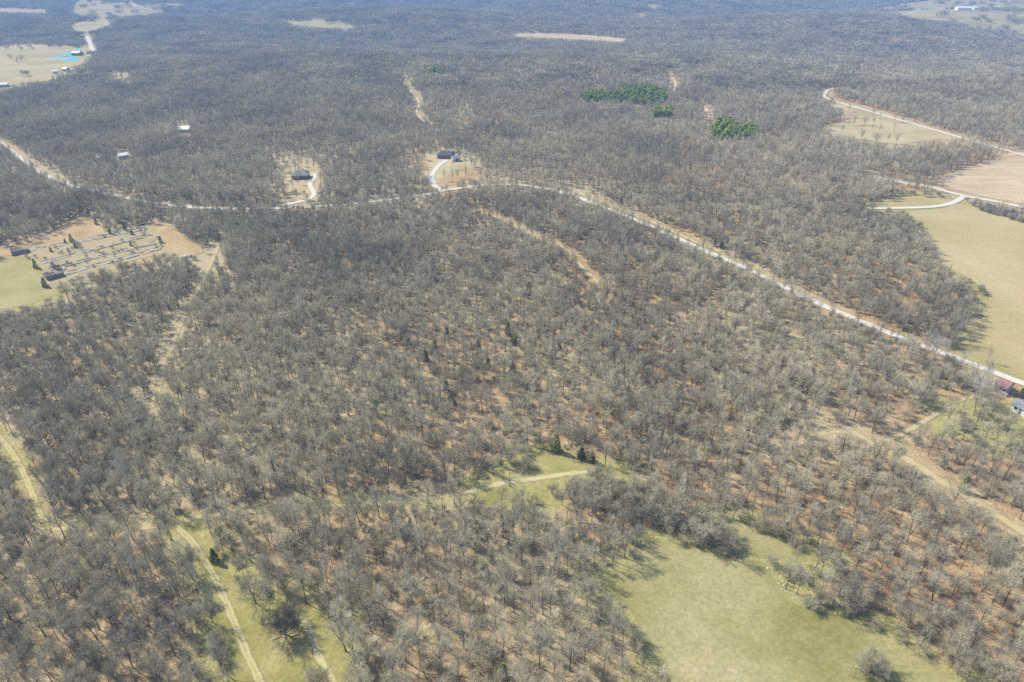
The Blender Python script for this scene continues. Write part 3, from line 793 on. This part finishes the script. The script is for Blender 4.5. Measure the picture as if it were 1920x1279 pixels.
# cedars, each one of its own
CEDAR = [conifer(800 + i, 5.6 + .5 * i, 1.75, shape=.62, n=760, size=.40) for i in range(3)]
CD = [tree_data('cedar', p, (M['bark'], M['cedar'])) for p in CEDAR]
CDY = [tree_data('old_cedar', p, (M['bark'], M['oldcedar'])) for p in CEDAR]
for k, (px, py, sc, yel, lb) in enumerate([
    (942, 1275, 1.15, 1, 'dark green cedar at the bottom edge, in the wood left of the pasture'),
    (403, 1052, .85, 0, 'dark cedar with a black shadow beside the wheel track'),
    (1042, 846, 1.2, 1, 'tall yellowish green cedar at the top of the small meadow'),
    (1090, 860, .95, 0, 'dark cedar on the meadow edge right of the yellowish cedar'),
    (1110, 866, .8, 0, 'small dark cedar on the meadow edge, rightmost of the three'),
    (1307, 676, .9, 0, 'dark round cedar alone in the woods right of centre'),
    (1355, 690, .95, 1, 'dull green cedar beside the dark round one right of centre'),
    (1275, 745, 1.05, 0, 'dark cedar in the brown woods below the pair right of centre'),
    (1168, 500, 1.3, 1, 'olive green cedar near the straw gap below the road'),
    (1166, 528, .9, 0, 'dull cedar just below the olive cedar by the straw gap'),
    (1238, 512, 1.0, 0, 'dark cedar between the straw gap and the gravel road'),
    (992, 552, 1.1, 1, 'olive cedar in the middle woods above centre'),
    (838, 632, 1.0, 0, 'dark cedar in the woods left of centre, topmost of its cluster'),
    (764, 645, .9, 0, 'small dark cedar at the left end of the central cluster'),
    (816, 664, 1.2, 1, 'yellowish cedar in the central cluster'),
    (798, 676, 1.0, 0, 'dull green cedar below left of the yellowish one in the central cluster'),
    (897, 658, 1.0, 0, 'dark cedar in the central cluster near its right side'),
    (953, 628, 1.05, 0, 'dark cedar above the central cluster, right side'),
    (963, 645, 1.05, 1, 'yellowish cedar just below a dark one right of the central cluster'),
    (961, 698, .95, 0, 'small green cedar below the central cluster'),
    (985, 728, .85, 1, 'bright small cedar lowest right of the central cluster'),
    (837, 735, 1.0, 0, 'dark cedar lowest left of the central cluster'),
    (846, 756, 1.0, 0, 'dull cedar just under the lowest left cedar of the cluster'),
    (915, 692, .9, 0, 'slim green cedar between the central cluster and the small green one'),
    (1207, 603, 1.0, 0, 'dark cedar halfway between the central cluster and the gravel road'),
    (1048, 655, .8, 1, 'small olive cedar in the woods at the centre'),
    (1805, 922, 1.0, 1, 'olive cedar beside the straw gap at the right'),
    (1912, 745, .8, 1, 'small pointed yard cedar between the red roof and the grey roof'),
    (1340, 462, .9, 0, 'dark cedar on the verge above the gravel road'),
    (1352, 466, .8, 0, 'dark cedar second on the verge above the gravel road'),
    (1382, 462, 1.1, 0, 'large dull cedar, rightmost on the verge above the gravel road'),
    (1165, 385, .9, 0, 'wide dark cedar on the verge near the road bend'),
    (1669, 366, 1.3, 0, 'large dark cedar at the left end of the small lane field'),
    (729, 262, 1.6, 0, 'tall dark cedar in the woods above the orange yard'),
    (776, 290, 1.0, 0, 'dark cedar at the top of the orange yard'),
    (135, 454, .85, 0, 'largest cedar on the row of concrete under the orange field'),
    (123, 456, .55, 0, 'small cedar just left of the largest one under the orange field'),
    (207, 439, .7, 0, 'dark cedar on the topmost barn row, left of the pair'),
    (234, 430, .75, 0, 'dark cedar above the topmost barn row'),
    (248, 440, .7, 0, 'dark cedar on the topmost barn row, right of the pair'),
    (302, 455, .75, 0, 'dark cedar at the right end of the barn rows on bare slope'),
    (181, 421, .7, 0, 'cedar at the wood edge right of the orange field'),
    (142, 465, .6, 0, 'small cedar on the second barn row'),
    (96, 472, .55, 0, 'small cedar left on the second barn row'),
    (68, 503, .9, 0, 'bushy cedar at the left end of the third barn row'),
    (85, 538, 1.0, 0, 'dark round cedar below the lowest ruined barn'),
    (246, 461, .55, 0, 'small cedar among the right ends of the barn rows'),
    (770, 985, .5, 0, 'dull green cedar in the wood right of the clearing'),
    (1590, 1012, .7, 1, 'olive bush cedar in the right wood above the pasture'),
]):
    g = ground(px, py)
    plant_tree('cedar_tree', (CDY if yel else CD)[k % 3], g, k * 1.7, sc, lb, 'cedar', 'cedars among the bare trees')

# single bare trees the eye picks out
LONE_D = tree_data('lone', LONE, (M['bark'], M['twig'])); DARK_D = tree_data('dark_lone', LONE, (M['bark'], M['darktwig'])); PALE_D = tree_data('pale', PALE, (M['palebark'], M['paletwig'])); PALE_BD = tree_data('pale_broad', PALE_B, (M['palebark'], M['paletwig']))
SPEC = [
    (534, 1190, 'dark', 1.2, .3, 'dark spreading bare tree standing alone in the bottom left clearing'),
    (598, 1296, 'lone', .85, 1.3, 'bare tree cut by the bottom edge below the lone clearing tree'),
    (1634, 1262, 'lone', .95, 2.1, 'round bare tree standing alone low in the big pasture'),
    (1466, 1005, 'fork', .85, .2, 'dark forked bare tree standing in the grass strip'),
    (1416, 992, 'slim', .5, .2, 'small thin bare tree left of the dark forked one in the grass strip'),
    (852, 945, 'fork', .85, 2.0, 'pale tall bare tree at the left tip of the small meadow'),
    (940, 962, 'tall', .75, 1.0, 'bare tree at the lower edge of the small meadow, left of two'),
    (978, 962, 'fork', .7, 3.0, 'bare tree at the lower edge of the small meadow, right of two'),
    (990, 878, 'lone', .6, 3.0, 'low leaning bare tree on the upper side of the small meadow'),
    (1750, 672, 'palebroad', .9, 1.0, 'big white barked bare tree beside the gravel road'),
    (1834, 754, 'palebroad', .95, 2.0, 'big pale bare tree left of the red roofed house'),
    (1846, 728, 'pale', .6, 2.0, 'pale bare tree touching the road above the big pale one'),
    (240, 925, 'pale', .9, 1.0, 'white limbed bare tree in the left woods'),
    (1456, 1090, 'bush', 1.0, 1., 'small bare sapling at the pale rocks'),
    (1520, 1142, 'lone', .55, 1.4, 'low bushy bare tree at the pasture edge below the pale rocks'),
    (1850, 680, 'slim', .55, 1., 'thin bare roadside tree at the lower edge of the hayfield'),
]
for px, py, st, sc, rz, lb in SPEC:
    d = {'lone': LONE_D, 'dark': DARK_D, 'pale': PALE_D, 'palebroad': PALE_BD, 'bush': None}.get(st)
    if d is None: d = DATA[[s for s, _ in STYLES].index('slim' if st == 'bush' else st)]; sc = .35 if st == 'bush' else sc
    plant_tree('bare_tree', d, ground(px, py), rz, sc, lb, 'tree', 'bare trees standing clear of the woods')
DOTS = [(1590,210),(1635,222),(1650,222),(1676,229),(1692,230),(1620,235),(1590,236),(1600,235),(1579,252),(1636,239),(1648,245),(1675,249),(1614,262),(1643,268),(1664,269),(1680,270)]
DOTW = ['at the left end under the country road', 'under the road, left of a close pair', 'under the road, right of a close pair', 'touching the road, left of two', 'touching the road, right of two',
        'in the middle of the field', 'at the left, smaller of two', 'at the left, second of two', 'at the left edge low down', 'left of the middle three', 'centre of the middle three', 'standing apart at the right with a long shadow',
        'big and bushy at the lower left', 'at the lower edge, first', 'at the lower edge, second', 'at the lower edge, third']
DOTS_SC = (.7, .9, .6, .8)
for k, ((px, py), w) in enumerate(zip(DOTS, DOTW)):
    plant_tree('bare_tree', DATA[(k * 3) % 8], ground(px, py), k * 1.1, DOTS_SC[k % 4], f'bare tree in the dry field {w}', 'tree', 'bare trees dotting the dry field')

# ------------------------------------------------------------------ buildings
M['glass'] = simple_mat('window_glass', (.03, .035, .04), (.05, .055, .06), 1, .15, .5)
M['white'] = simple_mat('white_metal', (.70, .71, .72), (.80, .80, .80), .6, .5)
M['darkroof'] = simple_mat('dark_shingles', (.075, .08, .085), (.125, .13, .135), 2.2)
M['greyroof'] = simple_mat('grey_shingles', (.20, .21, .22), (.29, .30, .31), 2.2)
M['redroof'] = simple_mat('faded_red_roof', (.27, .125, .115), (.36, .19, .175), 1.6)
M['siding'] = simple_mat('pale_siding', (.48, .46, .42), (.58, .56, .52), .8)
M['brick'] = simple_mat('brown_brick', (.24, .15, .11), (.33, .22, .17), 3)
M['door'] = simple_mat('painted_door', (.16, .08, .05), (.2, .1, .07), 1)
M['wood'] = simple_mat('grey_timber', (.22, .20, .17), (.33, .31, .27), 2)
M['teal'] = simple_mat('teal_metal', (.25, .48, .50), (.33, .56, .58), 1, .5)
M['rust'] = simple_mat('rusty_sheet_roof', (.15, .135, .12), (.26, .235, .21), 1.3)

def house(name, label, px, py, px2, py2, wd, hw, rh, roof, wall, nwin=3, cat='house', doors=1, group=None, hip=0.0, chim=False):
    """gabled house whose ridge runs between two ground points of the photograph"""
    a, b = ground(px, py), ground(px2, py2); L = (b - a).length; c = (a + b) / 2
    e = empty(name, (c.x, c.y, float(height(c.x, c.y)) + .3), math.atan2(b.y - a.y, b.x - a.x)); tag(e, label, cat, group)
    h, w, o = L / 2, wd / 2, .45
    m = MB(); m.box(-h, h, -w, w, -1.6, hw)
    if not hip: 
        for s in (-h, h): m.add([(s, -w, hw), (s, w, hw), (s, 0, hw + rh)], [(0, 1, 2)])
    m.build('wall', M[wall], e)
    m = MB(); k = hip; t = .18
    top = [(-h - o + k, 0, hw + rh), (h + o - k, 0, hw + rh)]
    ez = hw - rh * o / w * .5
    vs = [(-h - o, -w - o, ez), (h + o, -w - o, ez), (h + o, w + o, ez), (-h - o, w + o, ez)] + top
    vs = [(x, y, z + .03) for x, y, z in vs]; n = len(vs)
    m.add([(x, y, z + t) for x, y, z in vs], [(0, 1, 5, 4), (2, 3, 4, 5), (1, 2, 5), (3, 0, 4)] if hip else [(0, 1, 5, 4), (2, 3, 4, 5)])
    m.add(vs, [(4, 5, 1, 0), (5, 4, 3, 2)])
    m.add([vs[0], vs[1], (vs[1][0], vs[1][1], vs[1][2] + t), (vs[0][0], vs[0][1], vs[0][2] + t)], [(0, 1, 2, 3)])
    m.add([vs[2], vs[3], (vs[3][0], vs[3][1], vs[3][2] + t), (vs[2][0], vs[2][1], vs[2][2] + t)], [(0, 1, 2, 3)])
    rf = m.build('roof', M[roof], e)
    if chim:
        m = MB(); m.box(-.5, .5, -.4, .4, hw + rh * .4, hw + rh + 1.0); m.build('chimney', M['brick'], rf, (h * .35, w * .3, 0))
    for s in (-1, 1):
        for q in range(nwin):
            x = -h + (q + .5) * 2 * h / nwin + (.9 if q == nwin // 2 and doors else 0)
            m = MB(); m.box(x - .6, x + .6, s * w - .05, s * w + .05, 1.0, 2.1); wn = m.build('window', M['glass'], e)
            m = MB(); m.box(x - .7, x + .7, s * w - .075, s * w + .075, .9, .995); m.box(x - .7, x + .7, s * w - .075, s * w + .075, 2.105, 2.2); m.build('frame', M['white'], wn)
    if doors:
        m = MB(); m.box(-.5, .5, -w - .06, -w + .06, -.1, 2.05); d = m.build('door', M['door'], e)
    return e

house('house', 'dark roofed house at the head of the curved white driveway', 822, 295, 851, 296, 10, 2.9, 2.6, 'darkroof', 'brick', 4, hip=3.5, chim=True)
house('garage', 'small pale roofed garage right of the dark roofed house', 848, 302, 860, 301, 7, 2.7, 1.6, 'greyroof', 'siding', 1)
house('shed', 'tiny white shed behind the dark roofed house', 840, 288, 846, 288, 4, 2.4, 1.2, 'white', 'siding', 1, 'shed')
house('house', 'grey roofed house in the woods at the end of the winding driveway', 549, 334, 580, 333, 11, 2.9, 2.8, 'greyroof', 'brick', 4, hip=3.0, chim=True)
house('shed', 'small dark shed left of the grey roofed house', 506, 313, 517, 313, 4.5, 2.4, 1.4, 'darkroof', 'wood', 1, 'shed')
house('farmhouse', 'long white roofed farmhouse deep in the left woods', 333, 247, 358, 247, 9, 3.0, 2.4, 'white', 'siding', 4)
house('mobile_home', 'white and dark home in the left woods below the farmhouse', 221, 298, 241, 295, 8, 2.8, 1.5, 'white', 'white', 3)
house('shed', 'small white shed left of the white and dark home', 183, 301, 191, 300, 4, 2.4, 1.2, 'white', 'white', 1, 'shed')
house('house', 'red roofed house beside the gravel road at the right edge', 1868, 726, 1890, 736, 6.2, 2.8, 1.7, 'redroof', 'siding', 3)
house('barn', 'grey roofed outbuilding cut by the right edge', 1903, 765, 1935, 782, 6.5, 2.6, 1.4, 'greyroof', 'white', 2, 'outbuilding')
house('boat_house', 'white roofed building with a red side on the pond shore', 139, 104, 153, 104, 12, 4.5, 2.5, 'white', 'brick', 3, 'building')
house('shed', 'long white shed on the field below the ponds', 99, 138, 109, 137, 7, 3, 1.5, 'white', 'white', 2, 'shed')
house('house', 'small white house at the wood edge below the ponds', 121, 133, 128, 133, 8, 3, 1.8, 'white', 'siding', 2)
house('tank_shed', 'teal round shouldered shed at the lower end of the tan farmland', 65, 163, 74, 162, 7, 4, 2, 'teal', 'teal', 1, 'shed')
house('farmhouse', 'white farmhouse at the left edge above the woods', -6, 164, 16, 162, 9, 3.2, 2.2, 'white', 'siding', 3)
house('farmhouse', 'dark and white farmhouse in the valley field', 199, 28, 209, 28, 13, 4, 3, 'darkroof', 'white', 2)
house('warehouse', 'large white warehouse in the upper right farmland', 1792, 20, 1818, 20, 32, 8, 3, 'white', 'white', 4, 'warehouse')
house('warehouse', 'smaller white warehouse right of the large one', 1820, 19, 1829, 19, 24, 7, 3, 'white', 'white', 2, 'warehouse')
house('farmhouse', 'small white building at the upper right corner', 1862, 16, 1874, 16, 14, 5, 3, 'white', 'siding', 2)

# ruined poultry barns: long concrete rows with what is left of walls and sheet roofs
def barn_row(px, py, px2, py2, wd, label, roof_from=None, roof_to=None, seed=1):
    a, b = ground(px, py), ground(px2, py2); L = (b - a).length; c = (a + b) / 2; rnd = random.Random(seed)
    e = empty('ruined_barn', (c.x, c.y, float(height(c.x, c.y)) + .14), math.atan2(b.y - a.y, b.x - a.x)); tag(e, label, 'ruined barn', 'ruined barn rows')
    h, w = L / 2, wd / 2
    m = MB(); x = -h
    while x < h:                                    # broken slabs
        d = rnd.uniform(2.5, 6); g = rnd.uniform(1, 6) if rnd.random() < .35 else .05
        m.box(x, min(x + d, h), -w + rnd.uniform(0, 1.5), w - rnd.uniform(0, 1.8), -1.5, .12 + rnd.uniform(-.04, .06)); x += d + g
    for s in (-1, 1):
        x = -h
        while x < h:
            d = rnd.uniform(3, 9)
            if rnd.random() < .62: m.box(x, min(x + d, h), s * (w + .16) - .12, s * (w + .16) + .12, -1.5, rnd.uniform(.12, .4))
            x += d + rnd.uniform(0, 2)
    m.build('slab', M['concrete'], e)
    m = MB()
    for q in range(int(L / 5)):
        x, y = rnd.uniform(-h, h), rnd.uniform(-w, w); l = rnd.uniform(.8, 2.6); s = rnd.uniform(.1, .3)
        m.box(x, x + l, y, y + s, .2, .2 + s)
    m.build('debris', M['wood'], e)['kind'] = 'stuff'
    if roof_from is not None:
        x0, x1 = -h + roof_from * L, -h + roof_to * L
        m = MB(); m.box(x0, x1, -w - .3, -w - .05, -1, 2.3); m.box(x0, x0 + .25, -w, w, -1, 2.6); m.box(x0, x0 + (x1 - x0) * .5, w + .05, w + .3, -1, 2.2); m.build('wall', M['wood'], e)
        m = MB(); n = 7
        for k in range(n):                          # sagging sheets, the far ones fallen in
            xa, xb = x0 + (x1 - x0) * k / n, x0 + (x1 - x0) * (k + 1) / n - .1; sag = .25 * k * rnd.random()
            for s in (-1, 1):
                p = [(xa, s * (w + .5), 2.3 - sag), (xb, s * (w + .5), 2.3 - sag), (xb, 0, 3.9 - sag * 2), (xa, 0, 3.9 - sag * 2)]
                m.add(p + [(x_, y_, z_ - .08) for x_, y_, z_ in p], [(0, 1, 2, 3), (7, 6, 5, 4), (0, 4, 5, 1), (1, 5, 6, 2), (2, 6, 7, 3), (3, 7, 4, 0)])
        m.build('roof', M['rust'], e)
    return e
barn_row(22, 477, 274, 429, 5.5, 'topmost ruined barn row with a dark roof at its left end', .0, .12, 1)
barn_row(78, 494, 284, 440, 4.2, 'second ruined barn row of grey slabs with no roof', None, None, 2)
barn_row(92, 506, 293, 455, 4.2, 'third ruined barn row with a short dark roof', .03, .09, 3)
barn_row(86, 524, 300, 466, 4.8, 'lowest ruined barn row with a dark roof at its left end', .0, .14, 4)
m = MB(); rnd = random.Random(9)
def rock(rnd, s):
    bm = bmesh.new(); bmesh.ops.create_icosphere(bm, subdivisions=2, radius=s)
    ax = Vector((rnd.uniform(.7, 1.3), rnd.uniform(.7, 1.3), rnd.uniform(.45, .8)))
    for v in bm.verts:
        d = 1 + .35 * (float(hash_noise(v.co.x * 3 / s, v.co.y * 3 / s + v.co.z * 2 / s, 1, rnd.randrange(3))) - .5)
        v.co = Vector((v.co.x * ax.x, v.co.y * ax.y, v.co.z * ax.z)) * d
    me = bpy.data.meshes.new('rock'); bm.to_mesh(me); bm.free(); me.materials.append(M['palerock']); return me
M['palerock'] = simple_mat('pale_limestone', (.5, .46, .4), (.72, .69, .62), 1.5)
for k, (px, py) in enumerate([(1456,1074),(1463,1080),(1468,1090),(1461,1094),(1470,1098),(1474,1104),(1466,1106),(1430,1062),(1440,1066),(1886,1001)]):
    g = ground(px, py); o = link_mesh('rock', rock(rnd, rnd.uniform(.16, .34)), None, (g.x, g.y, g.z + .1)); o.rotation_euler = (0, 0, k)
    lb = 'pale boulder among the rocks at the pasture edge' if k < 7 else ('pale boulder up the slope above the other rocks' if k < 9 else 'single white boulder in the right hand woods')
    tag(o, lb, 'rock', 'pale rocks by the pasture' if k < 7 else ('pale rocks above the pile' if k < 9 else None))
# white rubble at the ruins
for k, (px, py, lb) in enumerate([(116, 506, 'white heap of rubble on the third barn row'), (350, 482, 'pale heap of rubble below the bare slope')]):
    g = ground(px, py); m = MB()
    for q in range(40):
        x, y = rnd.gauss(0, 1.6), rnd.gauss(0, 1.1); s = rnd.uniform(.2, .55); z = max(0, 1.1 - .35 * math.hypot(x, y)) + .15
        m.box(x - s, x + s, y - s * .7, y + s * .7, z - s * .9, z + s * .4)
    tag(m.build('rubble_heap', M['palerock'], None, g), lb, 'rubble heap')

# low grey wall by the red roofed house
m = MB(); p = [ground(1880, 738) - ground(1868, 734), Vector((0, 0, 0)), ground(1888, 744) - ground(1868, 734)]
g0 = ground(1868, 734)
def wall_seg(m, a, b, t, h):
    d = (b - a); d.z = 0; d.normalize(); s = Vector((d.y, -d.x, 0)) * t / 2
    m.add([a - s, b - s, b + s, a + s], [(3, 2, 1, 0)]); m.add([a - s + Vector((0, 0, h)), b - s + Vector((0, 0, h)), b + s + Vector((0, 0, h)), a + s + Vector((0, 0, h))], [(0, 1, 2, 3)])
    for q, r_ in ((a - s, b - s), (b + s, a + s), (b - s, b + s), (a + s, a - s)):
        m.add([q, r_, r_ + Vector((0, 0, h)), q + Vector((0, 0, h))], [(0, 1, 2, 3)])
A_, B_, C_ = ground(1877, 727), ground(1868, 735), ground(1888, 744)
m = MB(); wall_seg(m, A_ - B_, Vector(), .9, 1.3); dd = (C_ - B_).normalized() * .5; wall_seg(m, dd, C_ - B_, .9, 1.28)
tag(m.build('yard_wall', M['concrete'], None, B_), 'low pale grey wall bent behind the red roofed house', 'wall')

# pole in the meadow
g = ground(955, 912); e = empty('wooden_pole', g); tag(e, 'thin wooden pole standing in the small meadow', 'pole')
m = MB(); m.tube([(0, 0, -.5), (.05, 0, 4), (.1, .03, 7.2)], [.13, .11, .09], 7); m.build('post', M['wood'], e)
m = MB(); m.tube([(-.55, 0, 6.8), (.75, 0, 6.8)], [.06, .06], 5); m.build('crossarm', M['wood'], e)

# ------------------------------------------------------------------ water
def water_mat():
    m, t, b = new_mat('turquoise_water', .45, .25); p = pos(t)
    t.links.new(ramp(t, noise(t, .02, 3, .5, p), [(.3, (.04, .30, .34)), (.7, (.08, .38, .40))]), b.inputs['Base Color'])
    bump(t, b, noise(t, .6, 3, .6, p), .15, .1); return m
M['water'] = water_mat()
for poly, lb in (([(86,112),(108,106),(128,98),(140,94),(148,93),(153,97),(140,104),(122,107),(100,111)], 'long turquoise pond in the tan farmland'),
                 ([(106,126),(112,116),(124,111),(142,107),(148,112),(147,116),(130,122),(118,126),(108,128)], 'lower turquoise pond ringed by bare trees')):
    w = [ground(*p) for p in dense(poly + [poly[0]], step=5)[:-1]]; z = sum(p.z for p in w) / len(w) + .6
    m = MB(); m.add([(p.x, p.y, z) for p in w], [tuple(range(len(w)))][0:1]); tag(m.build('pond', M['water']), lb, 'pond', kind='structure')

# ------------------------------------------------------------------ the air
m = MB(); m.box(-9000, 9000, -400, 8600, -45, CAM_H + 12)
hz, t, b = new_mat('air'); t.nodes.remove(b)
pv = nd(t, 'ShaderNodeVolumePrincipled'); pv.inputs['Density'].default_value = HAZE_DENSITY; pv.inputs['Color'].default_value = (*HAZE_COLOR, 1)
pv.inputs['Anisotropy'].default_value = 0.0
t.links.new(pv.outputs[0], t.nodes['Material Output'].inputs['Volume'])
tag(m.build('haze', hz), 'thin blue haze over the far woods', 'haze', kind='stuff')
